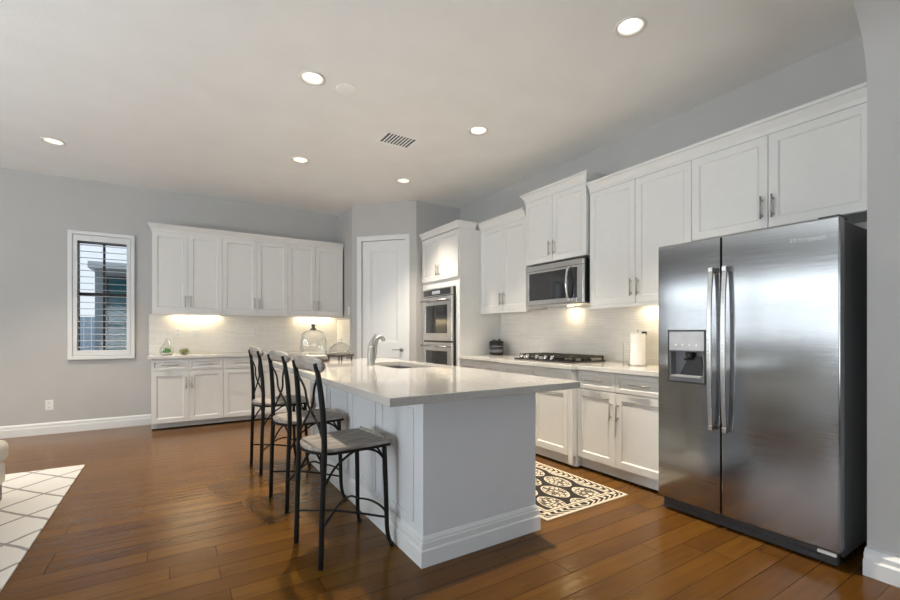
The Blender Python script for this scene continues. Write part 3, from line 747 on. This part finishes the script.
# ------------------------------------------------------------------ things on the worktops
def glass_bell(prof): 
    bm = bmesh.new(); lathe(bm, prof, seg=36, cap=False); return bm
Z = ICT
t = thing('cake_board', 'round dark wood board with a white plate under the tall glass cloche', 'board', (1.135, 4.25, Z))
bm = bmesh.new(); lathe(bm, [(.142, 0), (.148, .004), (.148, .018), (.142, .022)], seg=36); link('board', bm, DWOOD, t, True)
bm = bmesh.new(); lathe(bm, [(.06, .0225), (.065, .035), (.125, .055), (.130, .060), (.10, .058)], seg=36); link('plate', bm, PLATE, t, True)
t2 = thing('glass_cloche', 'tall clear glass bell cloche with a dark knob', 'cloche', (1.135, 4.25, Z+.0605))
link('bell', glass_bell([(.120, 0), (.124, .004), (.124, .10), (.122, .15), (.112, .195), (.088, .228), (.05, .243), (.02, .248)]), CLOCHE, t2, True)
bm = bmesh.new(); lathe(bm, [(.030, .247), (.024, .257), (.013, .266), (.016, .282), (.022, .294), (.010, .300)], seg=16); link('knob', bm, CAST, t2, True)
t = thing('cake_stand', 'dark round cake stand on thin legs under the low glass dome', 'cake stand', (1.43, 4.34, Z))
bm = bmesh.new(); lathe(bm, [(.132, .040), (.138, .044), (.138, .064), (.132, .062), (.12, .054)], seg=32); link('tray', bm, CAST, t, True)
for k in range(4):
    a = PI/4+k*PI/2+.35; bm = bmesh.new(); tube(bm, [(.115*math.cos(a), .115*math.sin(a), .05), (.112*math.cos(a), .112*math.sin(a), .010), (.113*math.cos(a), .113*math.sin(a), .001)], [.010, .008, .010], 8); link('leg', bm, CAST, t, True)
t2 = thing('cake_dome', 'low clear glass cake dome with a small knob', 'cake dome', (1.43, 4.34, Z+.0545))
link('dome', glass_bell([(.118, 0), (.121, .003), (.120, .03), (.112, .062), (.094, .092), (.062, .112), (.03, .122), (.012, .125)]), CLOCHE, t2, True)
bm = bmesh.new(); lathe(bm, [(.010, .125), (.008, .134), (.020, .148), (.018, .160), (.006, .166)], seg=14); link('knob', bm, CHROME, t2, True)

t = thing('terrarium', 'teardrop glass terrarium holding a leafy green succulent, at the left end of the back worktop', 'terrarium', (-.075, 6.66, CT))
link('vessel', glass_bell([(.05, 0), (.075, .02), (.083, .05), (.072, .09), (.045, .13), (.02, .175), (.006, .215)]), CLOCHE, t, True)
bm = bmesh.new(); lathe(bm, [(.052, .003), (.068, .012), (.07, .026)], seg=20); link('pebbles', bm, PLATE, t, True)
bm = bmesh.new()
for k in range(26):
    a = k*2.4; r = .012+.045*(k/26); tp = Vector((r*1.15*math.cos(a), r*1.15*math.sin(a), .10-.9*r+.01*random.random())); b0 = Vector((r*.4*math.cos(a), r*.4*math.sin(a), .027))
    tube(bm, [b0, (b0+tp)/2+Vector((.006*math.cos(a), .006*math.sin(a), .004)), tp], [.005, .010, .002], 6, 3)
link('succulent', bm, PLANT, t, True)
t = thing('terrarium', 'small round glass bowl of moss with a white flower, on the back worktop', 'terrarium', (.115, 6.67, CT))
link('vessel', glass_bell([(.03, 0), (.055, .015), (.062, .04), (.056, .065), (.045, .08)]), CLOCHE, t, True)
bm = bmesh.new(); ball(bm, (0, 0, .033), .05, (1, 1, .62), 16, 10); 
for v in bm.verts: v.co += v.co.normalized()*random.uniform(-.003, .003)
link('moss', bm, MOSS, t, True)
bm = bmesh.new()
for k in range(6):
    a = k*PI/3; ball(bm, (.018+.013*math.cos(a), .013*math.sin(a), .098), .012, (1, 1, .4), 8, 6)
tube(bm, [(.01, 0, .05), (.018, 0, .096)], .002, 6); link('flower', bm, PETAL, t, True)

# gas cooktop
t = thing('gas_cooktop', 'black five-burner gas cooktop with steel knobs on the right worktop', 'cooktop', (3.335, 3.20, CT), RZ)
t.scale = (.88, .98, 1.25)
link('base', B(-.455, .455, -.245, .255, 0.0005, .014), BLACKGL, t, bevel=.006)
bx = [(-.30, -.09), (-.30, .13), (0, .03), (.30, -.09), (.30, .13)]
for x, y in bx:
    bm = bmesh.new(); lathe(bm, [(.055, .0145), (.055, .022), (.04, .024), (.04, .032), (.01, .034)], (x, y, 0), 20); link('burner', bm, CAST, t, True)
for k in range(3):
    xa, xb = -.445+k*.2967, -.445+(k+1)*.2967-.006
    bm = bmesh.new(); ring(bm, (xa, -.17, xb, .24), (xa+.014, -.156, xb-.014, .226), .034, .048, lambda u, v, q: (u, v, q))
    for j in range(1, 6):
        c_ = -.17+j*.41/6; box(bm, xa+.012, xb-.012, c_-.006, c_+.006, .036, .050)
    box(bm, (xa+xb)/2-.006, (xa+xb)/2+.006, -.165, .235, .036, .050)
    for px in (xa+.007, xb-.007):
        for py in (-.163, .233): box(bm, px-.007, px+.007, py-.007, py+.007, .0142, .035)
    link('grate', bm, CAST, t)
for x in (-.36, -.26, -.10, .04, .14):
    bm = bmesh.new(); lathe(bm, [(.022, .0145), (.021, .024), (.018, .044), (.015, .046)], (x, -.205, 0), 18); link('knob', bm, CHROME, t, True)

t = thing('canister', 'small black countertop canister with two silver bands beside the oven tower', 'canister', (3.47, 4.37, CT), math.radians(-50))
bm = bmesh.new(); lathe(bm, [(.075, .001), (.085, .01), (.09, .05), (.09, .13), (.085, .15)], seg=26); link('body', bm, BLACK, t, True)
for z in (.035, .105):
    bm = bmesh.new(); lathe(bm, [(.0885, z), (.0925, z+.002), (.0925, z+(.034 if z < .1 else .012)), (.0895, z+(.036 if z < .1 else .014))], seg=26, cap=False); link('silver_band', bm, RECESS, t, True)
bm = bmesh.new(); lathe(bm, [(.088, .1505), (.092, .158), (.090, .172), (.06, .184), (.02, .188)], seg=26); ball(bm, (.03, .02, .186), .018); ball(bm, (-.03, -.01, .184), .016); link('lid', bm, BLACK, t, True)

t = thing('paper_towel_holder', 'thin steel paper towel holder beside the refrigerator', 'paper towel holder', (3.43, 2.345, CT))
bm = bmesh.new(); lathe(bm, [(.085, .0005), (.085, .006), (.08, .008)], seg=28); link('base', bm, NICK, t, True)
bm = bmesh.new(); tube(bm, [(0, 0, .007), (0, 0, .30)], .006, 8); ball(bm, (0, 0, .305), .010); link('rod', bm, NICK, t, True)
bm = bmesh.new(); tube(bm, [(-.04, .115, .003), (-.04, .115, .10), (-.04, .113, .195), (-.035, .095, .20)], .005, 8); tube(bm, [(-.04, .115, .004), (-.02, .05, .004)], .004, 8); link('side_arm', bm, NICK, t, True)
bm = bmesh.new()
ro = [(.062, 0), (.062, .27), (.022, .27), (.022, 0), (.062, 0)]
lathe(bm, ro, (3.43, 2.345, CT+.0085), 32, False)
tag(soft(link('paper_towel_roll', bm, PAPER)), 'upright white paper towel roll on the steel holder', 'paper towels')

# ------------------------------------------------------------------ outlets and switches
def outlet(label, loc, rz, w=.075, h=.118, kind='outlet', name='wall_outlet', n=1):
    t = thing(name, label, kind, loc, rz)
    link('plate', B(-w/2, w/2, -.007, -.0005, -h/2, h/2), PLATE, t, bevel=.003)
    for k in range(n):
        cx = (k-(n-1)/2)*.046
        if kind == 'switch': link('rocker', B(cx-.016, cx+.016, -.011, -.0072, -.033, .033), TRIM, t, bevel=.002)
        else:
            for z in (-.026, .026):
                r = link('socket', B(cx-.016, cx+.016, -.009, -.0072, z-.015, z+.015), TRIM, t, bevel=.002)
                bm = bmesh.new()
                for q in (-.006, .006): box(bm, cx+q-.0012, cx+q+.0012, -.0094, -.0091, z-.005, z+.005)
                link('slots', bm, BLACK, r)
    return t
outlet('white wall outlet low on the grey back wall below the window', (-1.248, YB, .343), 0)
outlet('white outlet on the back tile above the succulent', (.045, YB-.012, 1.20), 0)
outlet('wide white double switch on the back tile, right of the outlet above the plants', (.245, YB-.012, 1.20), 0, w=.118, kind='switch', name='light_switch', n=2)
outlet('white outlet at the middle of the back tile', (1.0, YB-.012, 1.22), 0)
outlet('small white switch on the short wall beside the pantry door', (2.23, 6.36, 1.53), RZ, kind='switch', name='light_switch')
t = outlet('white outlet on the side tile just left of the refrigerator', (XR-.012, 2.41, 1.17), RZ)
bm = B(-.018, .018, -.04, -.0096, .008, .045)
pg = thing('power_plug', 'black plug in the tile outlet at the left edge of the refrigerator', 'plug', (XR-.012, 2.41, 1.17), RZ)
link('plug_body', bm, BLACK, pg, bevel=.005)

# ------------------------------------------------------------------ rugs and sofa
bm = B(-.415, .415, -.75, .75, 0.0005, .008)
r = tag(link('kitchen_rug', bm, kitchen_rug(), bevel=.002), 'black and cream patterned runner rug on the floor by the cooktop cabinets', 'rug'); r.location = (2.428, 2.02+.75, 0)
bm = B(-1.3, 1.3, -1.45, 1.45, 0.0005, .012)
r = tag(link('area_rug', bm, trellis_rug(), bevel=.003), 'white area rug with grey trellis lines at the left edge', 'rug'); r.location = (-.68-1.3, 5.10-1.45, 0)
t = thing('sofa', 'cream upholstered sofa cut off by the left edge, on the white rug', 'sofa', (-1.485, 3.35, .0125))
def cushion(x0, x1, y0, y1, z0, z1, bv, name):
    o = link(name, B(x0, x1, y0, y1, z0, z1), SOFAF, t, bevel=bv, seg=5); soft(o, 60); return o
cushion(-.46, .46, -1.03, 1.04, .11, .265, .03, 'base')
cushion(-.46, .48, -1.03, 0, .27, .43, .055, 'seat_cushion'); cushion(-.46, .48, .005, 1.05, .27, .43, .055, 'seat_cushion')
cushion(-.72, -.465, -1.03, 1.04, .11, .82, .06, 'backrest')
for x in (-.66, .42):
    for y in (-.97, .98):
        bm = bmesh.new(); prism(bm, [(x-.025, y-.025), (x+.025, y-.025), (x+.025, y+.025), (x-.025, y+.025)], 0, .1095); link('leg', bm, DWOOD, t)

# ------------------------------------------------------------------ ceiling fittings
def can(label, x, y):
    t = thing('ceiling_light', label, 'ceiling light', (x, y, H), 0, 'recessed ceiling lights')
    bm = bmesh.new(); lathe(bm, [(.074, .002), (.076, -.001), (.094, -.0015), (.094, -.006), (.080, -.008), (.072, -.002), (.070, .004)], seg=36, cap=False); bmesh.ops.remove_doubles(bm, verts=bm.verts, dist=1e-5); link('trim_ring', bm, PLATE, t, True)
    bm = bmesh.new(); lathe(bm, [(.0735, .0), (.070, .03), (.060, .085)], seg=32, cap=False); link('reflector', bm, PLATE, t, True)
    bm = bmesh.new(); lathe(bm, [(.060, .085), (.058, .078), (.04, .064), (.015, .058)], seg=28); link('lens', bm, BULB, t, True)
    l = bpy.data.lights.new('downlight', 'SPOT'); l.energy = SPOT_W; l.color = SPOT_COL; l.spot_size = math.radians(84); l.spot_blend = 1.0; l.shadow_soft_size = .03
    lo = bpy.data.objects.new('downlight', l); COL.objects.link(lo); lo.parent = t; lo.location = (0, 0, .02)
    return t
cl = ['recessed ceiling light nearest the top right, above the refrigerator side', 'recessed ceiling light beside the round ceiling speaker cover', 'recessed ceiling light farthest left, over the living side',
      'recessed ceiling light above the back row of cabinets, left of the air vent', 'recessed ceiling light right of the air vent', 'recessed ceiling light just in front of the pantry corner']
for k, (x, y) in enumerate(LIGHTS): can(cl[k] if k < 6 else 'added recessed ceiling light out of view, brightening the left wall', x, y)
bm = bmesh.new(); lathe(bm, [(.085, -.0005), (.085, -.004), (.080, -.006), (.02, -.0065)], seg=32)
tag(soft(link('speaker_cover', bm, CEIL)), 'round flush ceiling cover beside a recessed light', 'ceiling speaker'); bpy.data.objects['speaker_cover'].location = (1.13, 3.27, H)
t = thing('air_vent', 'white slatted ceiling air vent', 'vent', (1.845, 3.86, H))
bm = bmesh.new(); ring(bm, (-.175, -.135, .175, .135), (-.145, -.108, .145, .108), -.008, -.0005, lambda u, v, q: (u, v, q)); link('frame', bm, CEIL, t, bevel=.003)
link('vent_shade', B(-.145, .145, -.108, .108, -.0015, -.0008), BLACK, t)  # flat black sheet stands in for the dark behind the slats
bm = bmesh.new()
for k in range(8):
    x = -.1128+k*.0322; prism(bm, [(x-.005, -.002), (x-.0035, -.002), (x+.004, -.0075), (x+.0025, -.0075)], -.109, .109, lambda a, b, c: (a, c, b))
link('slats', bm, CEIL, t)

# ------------------------------------------------------------------ outside the shuttered window
struct(link('ground', B(-12, 8, YB+.21, 24, -.25, -.15), GROUND))
t = thing('neighbor_house', 'neighbouring grey house with a teal window seen through the shutters', 'house', (1.5, 11.5, -.15))
link('wall', B(-2.755, 3, -1, 3, 0, 2.56), STUCCO, t)
link('eave', B(-2.83, 3.1, -1.25, 3, 2.545, 2.66), PLATE, t)
wf = link('window_frame', B(-2.58, -1.6, -1.05, -1.0005, .75, 2.42), BRONZE, t)
link('pane', B(-2.54, -2.11, -1.065, -1.0505, .80, 2.37), TEAL, wf); link('pane', B(-2.07, -1.64, -1.065, -1.0505, .80, 2.37), TEAL, wf)
bm = bmesh.new()
for k in range(30): box(bm, -6+k*.15, -5.86+k*.15, 0, .03, 0, 1.75)
f = tag(link('fence', bm, FENCE), 'pale blue board fence beyond the neighbouring house', 'fence'); f.location = (0, 14.5, -.15)
